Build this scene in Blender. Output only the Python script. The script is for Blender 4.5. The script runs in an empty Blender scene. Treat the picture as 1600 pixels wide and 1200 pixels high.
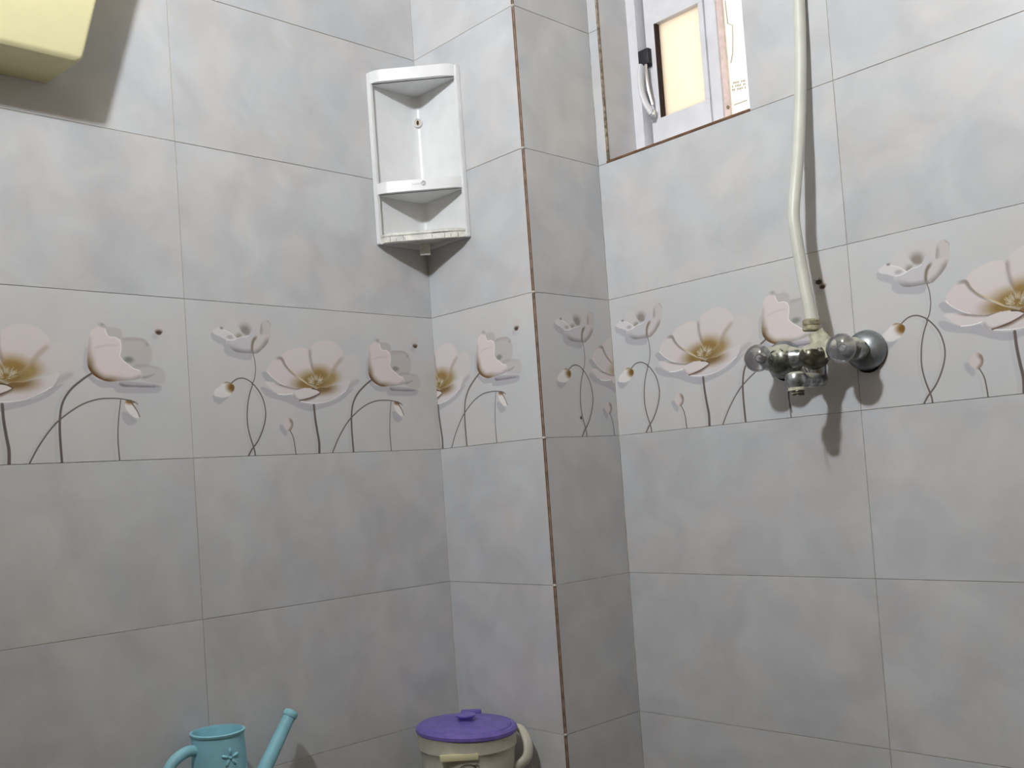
import bpy, bmesh, math, random
import numpy as np
from mathutils import Vector, Matrix, Euler

S = bpy.context.scene
COL = S.collection
random.seed(7)

# ------------------------------------------------------------------ camera
F_PX, PPX, PPY = 1556.72, -110.42, 95.48
YAW, PITCH, ROLL = -0.845291, 0.0400721, -0.0682983
CAM = Vector((1.696347, -1.501059, -0.0817387))
fwd = Vector((math.sin(YAW) * math.cos(PITCH), math.cos(YAW) * math.cos(PITCH), math.sin(PITCH)))
rt0 = Vector((math.cos(YAW), -math.sin(YAW), 0)); up0 = rt0.cross(fwd)
rt = rt0 * math.cos(ROLL) + up0 * math.sin(ROLL); up = up0 * math.cos(ROLL) - rt0 * math.sin(ROLL)
cd = bpy.data.cameras.new('camera'); cam = bpy.data.objects.new('camera', cd); COL.objects.link(cam)
M = Matrix((rt, up, -fwd)).transposed().to_4x4(); M.translation = CAM
cam.matrix_world = M
cd.sensor_fit = 'HORIZONTAL'; cd.sensor_width = 36.0; cd.lens = F_PX / 1600 * 36
cd.shift_x = -PPX / 1600; cd.shift_y = PPY / 1600
cd.clip_start = .02
S.camera = cam

# ------------------------------------------------------------------ daylight, lamp power, exposure
DAYLIGHT = 2.8
LAMP = Vector((0.977, -1.54, 1.275)); LAMP_R = 0.06; LAMP_STRENGTH = 845.0
w = bpy.data.worlds.new('sky'); S.world = w; w.use_nodes = True
w.node_tree.nodes['Background'].inputs[0].default_value = (0.93, 0.97, 1.0, 1)
w.node_tree.nodes['Background'].inputs[1].default_value = DAYLIGHT
S.view_settings.view_transform = 'Standard'; S.view_settings.look = 'None'
S.view_settings.gamma = 1; S.view_settings.use_curve_mapping = False
S.view_settings.exposure = 0.0
S.cycles.max_bounces = 10; S.cycles.diffuse_bounces = 6; S.cycles.use_denoising = True

# ------------------------------------------------------------------ helpers
def lin(c): 
    return tuple(((x / 255) / 12.92 if x / 255 <= .04045 else (((x / 255) + .055) / 1.055) ** 2.4) for x in c) + (1,)
def mat(name, col=(200, 200, 200), rough=.5, metal=0., trans=0., spec=.5, ior=1.45, coat=0., noise=0., nscale=30, bump=0., bscale=200, emis=None, es=1, sss=0):
    m = bpy.data.materials.new(name); m.use_nodes = True; nt = m.node_tree; b = nt.nodes['Principled BSDF']
    b.inputs['Base Color'].default_value = lin(col); b.inputs['Roughness'].default_value = rough
    b.inputs['Metallic'].default_value = metal; b.inputs['Transmission Weight'].default_value = trans
    b.inputs['IOR'].default_value = ior; b.inputs['Specular IOR Level'].default_value = spec; b.inputs['Coat Weight'].default_value = coat
    if sss: b.inputs['Subsurface Weight'].default_value = sss; b.inputs['Subsurface Radius'].default_value = (.02, .02, .02)
    if emis: b.inputs['Emission Color'].default_value = lin(emis); b.inputs['Emission Strength'].default_value = es
    tc = nt.nodes.new('ShaderNodeTexCoord')
    if noise:
        n = nt.nodes.new('ShaderNodeTexNoise'); n.inputs['Scale'].default_value = nscale; n.inputs['Detail'].default_value = 5
        nt.links.new(tc.outputs['Object'], n.inputs['Vector'])
        r = nt.nodes.new('ShaderNodeValToRGB'); r.color_ramp.elements[0].position = .35; r.color_ramp.elements[1].position = .65
        r.color_ramp.elements[0].color = lin([max(0, c * (1 - noise)) for c in col]); r.color_ramp.elements[1].color = lin([min(255, c * (1 + noise * .4)) for c in col])
        nt.links.new(n.outputs['Fac'], r.inputs['Fac']); nt.links.new(r.outputs['Color'], b.inputs['Base Color'])
    if bump:
        n = nt.nodes.new('ShaderNodeTexNoise'); n.inputs['Scale'].default_value = bscale; n.inputs['Detail'].default_value = 4
        nt.links.new(tc.outputs['Object'], n.inputs['Vector'])
        bp = nt.nodes.new('ShaderNodeBump'); bp.inputs['Strength'].default_value = bump; bp.inputs['Distance'].default_value = .002
        nt.links.new(n.outputs['Fac'], bp.inputs['Height']); nt.links.new(bp.outputs['Normal'], b.inputs['Normal'])
    return m
def link(name, me, mats, parent=None):
    o = bpy.data.objects.new(name, me); COL.objects.link(o)
    for m in (mats if isinstance(mats, (list, tuple)) else [mats]): 
        if len(me.materials) < 8: me.materials.append(m)
    if parent: o.parent = parent
    return o
def obj(name, bm, mats, parent=None, smooth=False, angle=None):
    bmesh.ops.recalc_face_normals(bm, faces=bm.faces)
    if angle is not None:
        for e in bm.edges:
            e.smooth = not (len(e.link_faces) == 2 and e.calc_face_angle(0) > angle)
        smooth = True
    me = bpy.data.meshes.new(name); bm.to_mesh(me); bm.free()
    if smooth:
        for p in me.polygons: p.use_smooth = True
    return link(name, me, mats, parent)
def tag(o, label=None, cat=None, group=None, kind=None):
    for k, v in (('label', label), ('category', cat), ('group', group), ('kind', kind)):
        if v: o[k] = v
    return o
def empty(name, loc=(0, 0, 0)):
    e = bpy.data.objects.new(name, None); COL.objects.link(e); e.location = loc; e.empty_display_size = .05; return e
def box(bm, lo, hi, bev=0, seg=1):
    r = bmesh.ops.create_cube(bm, size=1); vs = r['verts']
    for v in vs: v.co = Vector([lo[i] + (v.co[i] + .5) * (hi[i] - lo[i]) for i in range(3)])
    if bev: bmesh.ops.bevel(bm, geom=list({e for v in vs for e in v.link_edges}), offset=bev, segments=seg, profile=.5, affect='EDGES')
    return vs
def frame_of(d):
    d = Vector(d).normalized(); a = Vector((0, 0, 1)) if abs(d.z) < .9 else Vector((1, 0, 0))
    u = d.cross(a).normalized(); return u, d.cross(u).normalized(), d
def lathe(bm, prof, origin, axis=(0, 0, 1), n=32, cap=True, sx=1.0, sy=1.0):
    u, v, d = frame_of(axis) if tuple(axis) != (0, 0, 1) else (Vector((1, 0, 0)), Vector((0, 1, 0)), Vector((0, 0, 1)))
    o = Vector(origin); rings = []
    for r, h in prof:
        if r < 1e-6: rings.append([bm.verts.new(o + d * h)])
        else: rings.append([bm.verts.new(o + d * h + u * (r * sx * math.cos(2 * math.pi * k / n)) + v * (r * sy * math.sin(2 * math.pi * k / n))) for k in range(n)])
    for a, b in zip(rings, rings[1:]):
        for k in range(n):
            k2 = (k + 1) % n
            if len(a) == 1 and len(b) == 1: continue
            if len(a) == 1: bm.faces.new((a[0], b[k2], b[k]))
            elif len(b) == 1: bm.faces.new((a[k], a[k2], b[0]))
            else: bm.faces.new((a[k], a[k2], b[k2], b[k]))
    if cap:
        for R, rev in ((rings[0], True), (rings[-1], False)):
            if len(R) > 1: bm.faces.new(list(reversed(R)) if rev else R)
def smooth_path(P, k=6):
    P = [Vector(p) for p in P]; out = []
    for i in range(len(P) - 1):
        p0, p1, p2, p3 = P[max(i - 1, 0)], P[i], P[i + 1], P[min(i + 2, len(P) - 1)]
        for j in range(k):
            t = j / k; out.append(.5 * ((2 * p1) + (-p0 + p2) * t + (2 * p0 - 5 * p1 + 4 * p2 - p3) * t * t + (-p0 + 3 * p1 - 3 * p2 + p3) * t ** 3))
    out.append(P[-1]); return out
def tube(bm, P, r, n=16, cap=True, flat=1.0):
    P = [Vector(p) for p in P]; N = len(P); rr = r if isinstance(r, (list, tuple)) else [r] * N
    if len(rr) != N: rr = [rr[0] + (rr[-1] - rr[0]) * i / (N - 1) for i in range(N)]
    rings = []; u = None
    for i in range(N):
        d = (P[min(i + 1, N - 1)] - P[max(i - 1, 0)]).normalized()
        if u is None: u = frame_of(d)[0]
        u = (u - d * u.dot(d)).normalized(); v = d.cross(u)
        rings.append([bm.verts.new(P[i] + (u * math.cos(2 * math.pi * k / n) + v * math.sin(2 * math.pi * k / n) * flat) * rr[i]) for k in range(n)])
    for a, b in zip(rings, rings[1:]):
        for k in range(n): bm.faces.new((a[k], a[(k + 1) % n], b[(k + 1) % n], b[k]))
    if cap: bm.faces.new(list(reversed(rings[0]))); bm.faces.new(rings[-1])
def prism(bm, pts, z0, z1):
    a = [bm.verts.new((x, y, z0)) for x, y in pts]; b = [bm.verts.new((x, y, z1)) for x, y in pts]
    bm.faces.new(list(reversed(a))); bm.faces.new(b); n = len(pts)
    for i in range(n): bm.faces.new((a[i], a[(i + 1) % n], b[(i + 1) % n], b[i]))
def rounded(pts, rads, k=5):
    out = []; n = len(pts)
    for i in range(n):
        p = Vector(pts[i]).to_2d() if len(pts[i]) > 2 else Vector(pts[i]); a = Vector(pts[i - 1]); b = Vector(pts[(i + 1) % n]); r = rads[i]
        if r <= 0: out.append((p.x, p.y)); continue
        d1 = (a - p).normalized(); d2 = (b - p).normalized(); q1 = p + d1 * r; q2 = p + d2 * r
        for j in range(k + 1):
            t = j / k; q = q1 * (1 - t) ** 2 + p * 2 * t * (1 - t) + q2 * t * t; out.append((q.x, q.y))
    return out

# ---- poppy print strokes, in millimetres on one 615 x 300 tile
OPS=[('L',[(134,102),(137,117),(138,136),(134,153),(128,162)],3.08,3.6399999999999997,(170,170,181),0.42,1.2,0),('L',[(130,163),(121,184),(115,208),(113,237),(117,263),(125,291),(126,303)],4.199999999999999,5.319999999999999,(170,170,181),0.42,1.2,0),('L',[(84,160),(97,152),(110,151),(125,157),(137,168),(149,186),(155,208),(154,230),(146,252),(133,273),(119,291),(111,303)],3.9199999999999995,5.319999999999999,(170,170,181),0.42,1.2,0),('L',[(270,203),(271,229),(274,256),(277,278),(276,304)],7.699999999999999,9.1,(170,170,181),0.42,1.2,0),('L',[(210,255),(216,272),(219,303)],3.6399999999999997,4.4799999999999995,(170,170,181),0.42,1.2,0),('L',[(422,148),(404,161),(383,178),(369,199),(363,223),(362,255),(362,303)],5.88,7.279999999999999,(170,170,181),0.42,1.2,0),('L',[(309,302),(326,273),(349,243),(369,224),(400,204),(429,194),(453,192),(476,193),(498,198)],4.76,3.6399999999999997,(170,170,181),0.42,1.2,0),('L',[(472,195),(466,230),(463,265),(464,303)],3.36,4.4799999999999995,(170,170,181),0.42,1.2,0),('F',[(51,62),(59,60),(67,63),(90,75),(105,94),(139,95),(135,111),(118,112),(101,109),(84,104),(77,96),(77,87),(65,81),(54,75),(51,68)],(170,170,181),0.75,1.2,0),('F',[(105,34),(119,24),(139,20),(160,24),(167,35),(162,59),(136,63),(122,61),(113,50)],(210,204,204),0.75,3,0),('C',),('B',(126,55),(22,22),(138,128,122),0.85,1),('F',[(80,53),(85,41),(95,32),(105,34),(113,50),(120,62),(108,70),(99,63)],(212,210,210),0.9,2,0),('C',),('B',(113,68),(15,13),(148,138,130),0.8,1),('F',[(159,60),(164,36),(173,29),(183,36),(185,52),(180,68),(165,65)],(203,198,197),1,1,0),('C',),('B',(161,48),(9,20),(162,154,151),0.7,1),('L',[(178,31),(184,37),(184,42)],3,1.5,(166,161,159),0.7,1,0),('F',[(55,58),(65,51),(73,50),(80,54),(94,60),(107,70),(97,74),(84,74),(72,69),(59,64)],(223,220,223),1,0.8,0),('C',),('B',(92,68),(11,6),(172,165,166),0.7,1),('L',[(79,54),(94,60),(107,71)],1.5,1,(251,248,251),0.9,0.6,0),('B',(75,51),(6,4),(121,114,112),0.8,0),('F',[(84,74),(97,74),(108,70),(117,67),(127,66),(134,63),(142,51),(151,53),(161,60),(181,59),(180,68),(173,79),(160,91),(148,98),(139,98),(122,98),(102,96),(88,87),(82,80)],(204,203,207),1,0.8,0),('C',),('L',[(82,84),(102,97),(122,101),(142,100),(160,93),(179,73)],18,18,(118,114,114),0.75,5,1),('L',[(84,74),(97,74),(108,70),(117,67),(127,66),(134,63)],1.6,1.6,(252,251,255),0.8,0.6,0),('F',[(150,65),(161,60),(181,59),(180,68),(173,79),(160,91),(148,98),(142,89),(143,78)],(210,203,203),1,1,0),('C',),('L',[(181,68),(172,81),(160,93),(146,100)],16,16,(133,124,122),0.75,5,1),('L',[(152,64),(144,72),(140,83),(139,95)],7,5,(118,104,87),0.8,1.6,0),('F',[(153,167),(163,164),(189,176),(222,179),(242,192),(273,199),(294,198),(331,189),(370,167),(379,167),(350,189),(321,201),(294,208),(267,213),(241,207),(212,195),(183,188),(163,181)],(170,170,181),0.76,1.2,0),('F',[(157,137),(167,133),(179,143),(202,155),(227,163),(230,169),(206,162),(185,155),(167,152),(161,145)],(170,170,181),0.78,1,0),('F',[(372,144),(399,145),(390,156),(361,172),(351,176),(362,153)],(184,175,179),0.75,2.5,0),('F',[(337,116),(357,97),(380,90),(395,94),(403,111),(397,137),(372,152),(349,150),(326,160),(306,169),(313,139)],(218,211,210),0.8,4,0),('C',),('B',(317,142),(44,32),(162,138,89),0.95,1),('F',[(272,88),(280,77),(297,67),(319,63),(341,68),(358,83),(360,97),(339,116),(325,133),(309,145),(288,146),(278,129),(274,110)],(223,214,214),0.9,3,0),('C',),('B',(295,142),(53,35),(155,127,74),1,1),('L',[(274,83),(272,100),(275,115),(279,131)],14,10,(148,133,129),0.75,3,1),('L',[(359,98),(339,116),(326,133)],10,10,(170,153,136),0.6,3,0),('F',[(205,105),(215,93),(236,84),(257,81),(271,87),(271,110),(278,129),(287,155),(273,158),(262,154),(239,139),(218,125),(208,112)],(224,215,215),0.95,1.2,0),('C',),('B',(280,152),(60,34),(150,124,72),1,1),('L',[(218,125),(239,139),(262,154)],2.2,2.2,(219,198,136),0.9,0.8,0),('F',[(170,132),(176,119),(190,108),(202,108),(208,117),(217,128),(239,142),(262,156),(288,168),(270,168),(244,166),(223,164),(198,155),(181,143)],(224,214,216),0.95,1,0),('C',),('B',(273,158),(65,28),(145,119,67),1,1),('B',(294,154),(38,23),(145,119,67),1,0),('L',[(190,106),(205,106),(213,119),(226,133),(245,146)],9,2.5,(150,136,129),0.85,1.2,0),('L',[(170,132),(181,144),(198,155),(210,160)],2,1.4,(254,248,251),0.9,0.7,0),('F',[(165,154),(185,155),(210,162),(233,166),(261,165),(236,174),(226,177),(214,179),(197,179),(184,174),(173,165)],(225,217,219),1,1,0),('C',),('L',[(185,153),(210,160),(237,165),(258,165)],9,7,(103,84,69),0.8,2.2,1),('L',[(192,178),(212,179),(228,176)],2.2,1.8,(255,255,255),0.9,0.6,0),('F',[(242,191),(260,185),(278,177),(288,166),(297,163),(312,163),(326,159),(349,152),(372,144),(372,153),(361,169),(336,183),(313,191),(286,196),(259,195)],(220,214,216),1,0.9,0),('C',),('B',(295,163),(61,23),(133,106,67),1,1),('L',[(246,189),(271,185),(294,174)],8,8,(113,94,82),0.85,2.2,1),('L',[(244,192),(263,195),(287,196),(313,192),(336,183),(361,169)],2.2,1.5,(253,251,255),0.9,0.7,0),('L',[(259,197),(287,198),(313,194),(335,185),(362,171),(373,153)],3,2,(145,138,151),0.6,1.2,0),('F',[(228,175),(238,169),(258,165),(277,166),(294,173),(278,181),(260,186),(242,190),(230,185)],(226,219,219),1,0.8,0),('C',),('L',[(229,178),(232,186),(244,191),(263,187)],10,6,(157,148,156),0.6,2.5,1),('L',[(275,166),(286,168),(295,173)],2.6,1.5,(74,57,50),0.85,0.9,0),('L',[(242,191),(263,187),(283,180),(294,174)],3.2,1.2,(103,84,74),0.85,0.9,0),('S',(285,149),(21,13),(199,193,178)),('F',[(419,104),(426,98),(424,132),(426,144),(416,142),(416,122)],(170,170,181),0.62,1.6,0),('F',[(428,145),(443,157),(478,160),(484,165),(552,166),(560,170),(551,178),(525,180),(476,179),(467,171),(445,170),(432,162),(423,153)],(170,170,181),0.78,1.2,0),('F',[(445,58),(454,54),(465,62),(478,61),(489,68),(488,82),(468,82),(461,74)],(184,177,176),0.75,1.6,0),('B',(454,58),(5,4),(148,138,139),0.6,0),('F',[(487,81),(503,78),(528,79),(539,88),(545,104),(537,128),(505,134),(486,120),(486,97)],(193,188,187),0.9,2,0),('C',),('L',[(488,83),(503,78),(528,79),(538,87)],14,10,(165,158,157),0.5,3,1),('B',(536,90),(5,5),(150,141,139),0.55,0),('F',[(505,130),(521,127),(542,128),(564,134),(569,150),(564,160),(548,162),(521,155),(513,143)],(191,186,187),0.75,2.5,0),('C',),('L',[(508,130),(521,128),(542,128),(561,133)],8,6,(162,156,159),0.55,3,1),('L',[(521,151),(534,149),(546,144)],6,2,(145,136,139),0.7,1.6,0),('B',(499,119),(15,9),(128,131,124),0.85,0),('F',[(478,160),(498,158),(553,163),(553,168),(497,168),(483,167)],(184,180,188),1,1.2,0),('C',),('L',[(478,164),(497,168),(553,168)],9,6,(121,116,126),0.8,2,1),('F',[(433,70),(444,62),(452,63),(458,65),(461,74),(465,79),(477,80),(485,86),(486,100),(483,112),(489,121),(500,129),(508,135),(519,138),(523,147),(515,154),(484,158),(461,159),(447,156),(433,148),(425,137),(423,126),(425,106),(428,86)],(226,216,216),1,0.9,0),('C',),('L',[(427,80),(425,99),(423,114)],12,16,(172,161,159),0.6,4,1),('L',[(424,109),(423,127),(428,143),(446,158),(467,161),(487,159)],26,20,(128,111,82),0.85,6,1),('L',[(425,130),(429,143),(447,157),(467,160)],9,9,(93,59,30),0.9,3,1),('L',[(478,159),(504,157),(522,150)],14,10,(148,146,146),0.7,4,1),('L',[(458,65),(461,74),(465,79),(477,80),(485,86),(486,100),(483,112),(489,121),(500,129),(508,135),(519,138)],1.8,1.8,(252,247,247),0.9,0.7,0),('L',[(433,102),(457,95),(482,94)],3,2,(194,184,185),0.6,1.8,1),('B',(552,74),(14,11),(170,170,181),0.6,0),('F',[(551,60),(554,48),(562,45),(569,49),(571,60),(565,69),(560,71),(553,68)],(210,203,204),0.95,1.6,0),('C',),('B',(560,69),(14,11),(76,54,42),1,1),('F',[(47,182),(54,179),(66,182),(82,182),(72,193),(61,199),(49,194)],(170,170,181),0.78,1.2,0),('F',[(52,172),(64,163),(73,156),(85,156),(95,164),(92,174),(84,182),(71,186),(60,185),(50,182)],(232,229,229),1,1.4,0),('C',),('B',(93,166),(22,16),(128,94,42),1,1),('L',[(71,158),(84,155),(94,163),(92,174)],5,5,(118,89,45),0.8,1.5,1),('F',[(191,240),(201,240),(209,254),(205,264),(194,254)],(170,170,181),0.78,1.6,0),('F',[(215,224),(223,232),(223,244),(215,253),(207,250),(200,242),(201,234),(208,226)],(217,209,208),1,1.3,0),('C',),('L',[(217,226),(224,236),(222,247),(214,253)],12,10,(133,111,99),0.85,3,1),('F',[(480,216),(488,213),(509,229),(495,238),(484,231)],(170,170,181),0.78,1.2,0),('F',[(488,194),(501,192),(509,210),(514,222),(505,224),(495,216),(488,206)],(237,233,232),1,1,0),('C',),('B',(497,193),(16,10),(135,94,55),0.95,1),('L',[(498,194),(509,210),(514,222)],3,2.2,(113,94,82),0.9,0.8,0),('L',[(492,192),(507,196),(511,199)],4,3,(123,94,64),0.8,1,0),('L',[(141,98),(144,114),(144,133),(140,150),(134,159)],2.2,2.6,(118,109,107),1,0.6,0),('L',[(141,98),(144,114),(144,133),(140,150),(134,159)],0.8800000000000001,1.04,(86,77,74),0.5,0.6,0),('L',[(136,160),(127,181),(121,206),(119,235),(123,261),(131,288),(132,300)],3,3.8,(118,109,107),1,0.6,0),('L',[(136,160),(127,181),(121,206),(119,235),(123,261),(131,288),(132,300)],1.2000000000000002,1.52,(86,77,74),0.5,0.6,0),('L',[(90,157),(103,149),(117,148),(131,154),(143,165),(155,183),(161,206),(160,227),(152,250),(140,271),(125,288),(117,300)],2.8,3.8,(118,109,107),1,0.6,0),('L',[(90,157),(103,149),(117,148),(131,154),(143,165),(155,183),(161,206),(160,227),(152,250),(140,271),(125,288),(117,300)],1.1199999999999999,1.52,(86,77,74),0.5,0.6,0),('L',[(277,200),(278,226),(281,253),(284,276),(283,301)],5.5,6.5,(118,109,107),1,0.6,0),('L',[(277,200),(278,226),(281,253),(284,276),(283,301)],2.2,2.6,(86,77,74),0.5,0.6,0),('L',[(216,252),(223,269),(226,300)],2.6,3.2,(118,109,107),1,0.6,0),('L',[(216,252),(223,269),(226,300)],1.04,1.2800000000000002,(86,77,74),0.5,0.6,0),('L',[(430,145),(411,158),(391,175),(377,196),(371,220),(369,252),(370,300)],4.2,5.2,(118,109,107),1,0.6,0),('L',[(430,145),(411,158),(391,175),(377,196),(371,220),(369,252),(370,300)],1.6800000000000002,2.08,(86,77,74),0.5,0.6,0),('L',[(316,299),(333,270),(356,240),(377,221),(408,201),(437,191),(461,189),(483,190),(506,195)],3.4,2.6,(118,109,107),1,0.6,0),('L',[(316,299),(333,270),(356,240),(377,221),(408,201),(437,191),(461,189),(483,190),(506,195)],1.36,1.04,(86,77,74),0.5,0.6,0),('L',[(480,192),(474,227),(471,262),(472,300)],2.4,3.2,(118,109,107),1,0.6,0),('L',[(480,192),(474,227),(471,262),(472,300)],0.96,1.2800000000000002,(86,77,74),0.5,0.6,0)]
def paint(OPS,base=(206,205,204),S=2.0,Wm=615.4,Hm=300.0):
    W,H=int(Wm*S),int(Hm*S)
    rgb=np.ones((H,W,3))*np.array(base)/255.; alpha=np.zeros((H,W)); clip=np.ones((H,W)); last=None
    rng=np.random.RandomState(4)
    def spline(P,closed):
        P=np.array(P,float);n=len(P);out=[]
        if closed: idx=lambda i:P[i%n]
        else: idx=lambda i:P[min(max(i,0),n-1)]
        for i in range(n if closed else n-1):
            p0,p1,p2,p3=idx(i-1),idx(i),idx(i+1),idx(i+2)
            for t in np.linspace(0,1,6,endpoint=False):
                out.append(.5*((2*p1)+(-p0+p2)*t+(2*p0-5*p1+4*p2-p3)*t*t+(-p0+3*p1-3*p2+p3)*t**3))
        if not closed: out.append(P[-1])
        return np.array(out)*S
    def blur(m,s):
        s=max(s,.3);r=int(3*s)+1;k=np.exp(-.5*(np.arange(-r,r+1)/s)**2);k/=k.sum()
        m=np.apply_along_axis(lambda q:np.convolve(q,k,'same'),0,m); return np.apply_along_axis(lambda q:np.convolve(q,k,'same'),1,m)
    def box(Q,pad):
        x0=max(int(Q[:,0].min()-pad),0);x1=min(int(Q[:,0].max()+pad)+1,W);y0=max(int(Q[:,1].min()-pad),0);y1=min(int(Q[:,1].max()+pad)+1,H)
        return x0,x1,y0,y1
    def comp(sl,m,col):
        m=np.clip(m,0,1)
        c=np.array(col)/255.;rgb[sl]=rgb[sl]*(1-m[...,None])+c*m[...,None]
        alpha[sl]=1-(1-alpha[sl])*(1-m)
    for o in OPS:
        if o[0]=='C': clip=last;continue
        if o[0]=='F':
            _,P,col,al,bl,cf=o;Q=spline(P,True);b=bl*S*.6;x0,x1,y0,y1=box(Q,3*b+3)
            if x1<=x0 or y1<=y0: continue
            yy,xx=np.mgrid[y0:y1,x0:x1]+.5;ins=np.zeros(xx.shape,bool);n=len(Q)
            for i in range(n):
                ax,ay=Q[i];bx,by=Q[(i+1)%n]
                if ay==by: continue
                c_=((ay>yy)!=(by>yy))&(xx<(bx-ax)*(yy-ay)/(by-ay)+ax);ins^=c_
            m=blur(ins.astype(float),b);last=np.zeros((H,W));last[y0:y1,x0:x1]=m
            if cf: m=m*clip[y0:y1,x0:x1]
            comp((slice(y0,y1),slice(x0,x1)),m*al,col)
        elif o[0]=='L':
            _,P,w0,w1,col,al,bl,cf=o;Q=spline(P,False);pad=(max(w0,w1)/2+2*bl)*S+2;x0,x1,y0,y1=box(Q,pad)
            if x1<=x0 or y1<=y0: continue
            yy,xx=np.mgrid[y0:y1,x0:x1]+.5;m=np.zeros(xx.shape);n=len(Q);fd=bl>1.1 and al!=.42
            for i in range(n-1):
                d=Q[i+1]-Q[i];L=(d@d)+1e-9;t=np.clip(((xx-Q[i,0])*d[0]+(yy-Q[i,1])*d[1])/L,0,1)
                dist=np.hypot(xx-Q[i,0]-t*d[0],yy-Q[i,1]-t*d[1]);w=(w0+(w1-w0)*(i/n))*S/2
                f=bl*S*(1.6 if bl>1.1 else .5);e_=min(1,(i+.5)/(n*.22),(n-i-.5)/(n*.22)) if fd else 1;m=np.maximum(m,e_*np.clip((w+f*.7-dist)/(f*1.7+.3),0,1))
            m=m*m*(3-2*m)
            if cf: m=m*clip[y0:y1,x0:x1]
            comp((slice(y0,y1),slice(x0,x1)),m*al,col)
        elif o[0]=='B':
            _,c,r,col,al,cf=o;Q=np.array([[c[0]-r[0],c[1]-r[1]],[c[0]+r[0],c[1]+r[1]]])*S;x0,x1,y0,y1=box(Q,2)
            if x1<=x0 or y1<=y0: continue
            yy,xx=np.mgrid[y0:y1,x0:x1]+.5;d=np.hypot((xx/S-c[0])/r[0],(yy/S-c[1])/r[1]);m=np.clip(1-d,0,1);m=m*m*(3-2*m)
            m=np.clip(m*1.35,0,1)
            if cf: m=m*clip[y0:y1,x0:x1]
            comp((slice(y0,y1),slice(x0,x1)),m*al,col)
        elif o[0]=='S':
            _,c,r,col=o
            for k in range(90):
                a=rng.uniform(0,6.283);q=rng.uniform(.15,1)**.5;ex=c[0]+np.cos(a)*r[0]*q;ey=c[1]+np.sin(a)*r[1]*q-1
                sx=c[0]+np.cos(a)*r[0]*q*.6;sy=c[1]+3+np.sin(a)*r[1]*q*.5
                yy,xx=np.mgrid[int((c[1]-r[1]-6)*S):int((c[1]+r[1]+6)*S),int((c[0]-r[0]-4)*S):int((c[0]+r[0]+4)*S)]+.5
                d=np.array([ex-sx,ey-sy])*S;L=d@d+1e-9;t=np.clip(((xx-sx*S)*d[0]+(yy-sy*S)*d[1])/L,0,1)
                dist=np.hypot(xx-sx*S-t*d[0],yy-sy*S-t*d[1]);m=np.clip(1.25-dist,0,1)*.85
                comp((slice(int((c[1]-r[1]-6)*S),int((c[1]+r[1]+6)*S)),slice(int((c[0]-r[0]-4)*S),int((c[0]+r[0]+4)*S))),m,np.array(col)*rng.uniform(.85,1.2))
    return rgb,alpha
# ------------------------------------------------------------------ tile print, painted in memory
rgb, alpha = paint(OPS)
Hh, Ww = alpha.shape
buf = np.ones((Hh, Ww, 4), np.float32); buf[..., :3] = rgb[::-1]; buf[..., 3] = alpha[::-1]
img = bpy.data.images.new('poppy_print', Ww, Hh, alpha=True)
img.alpha_mode = 'CHANNEL_PACKED'
img.pixels.foreach_set(buf.ravel()); img.update(); img.pack()

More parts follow.
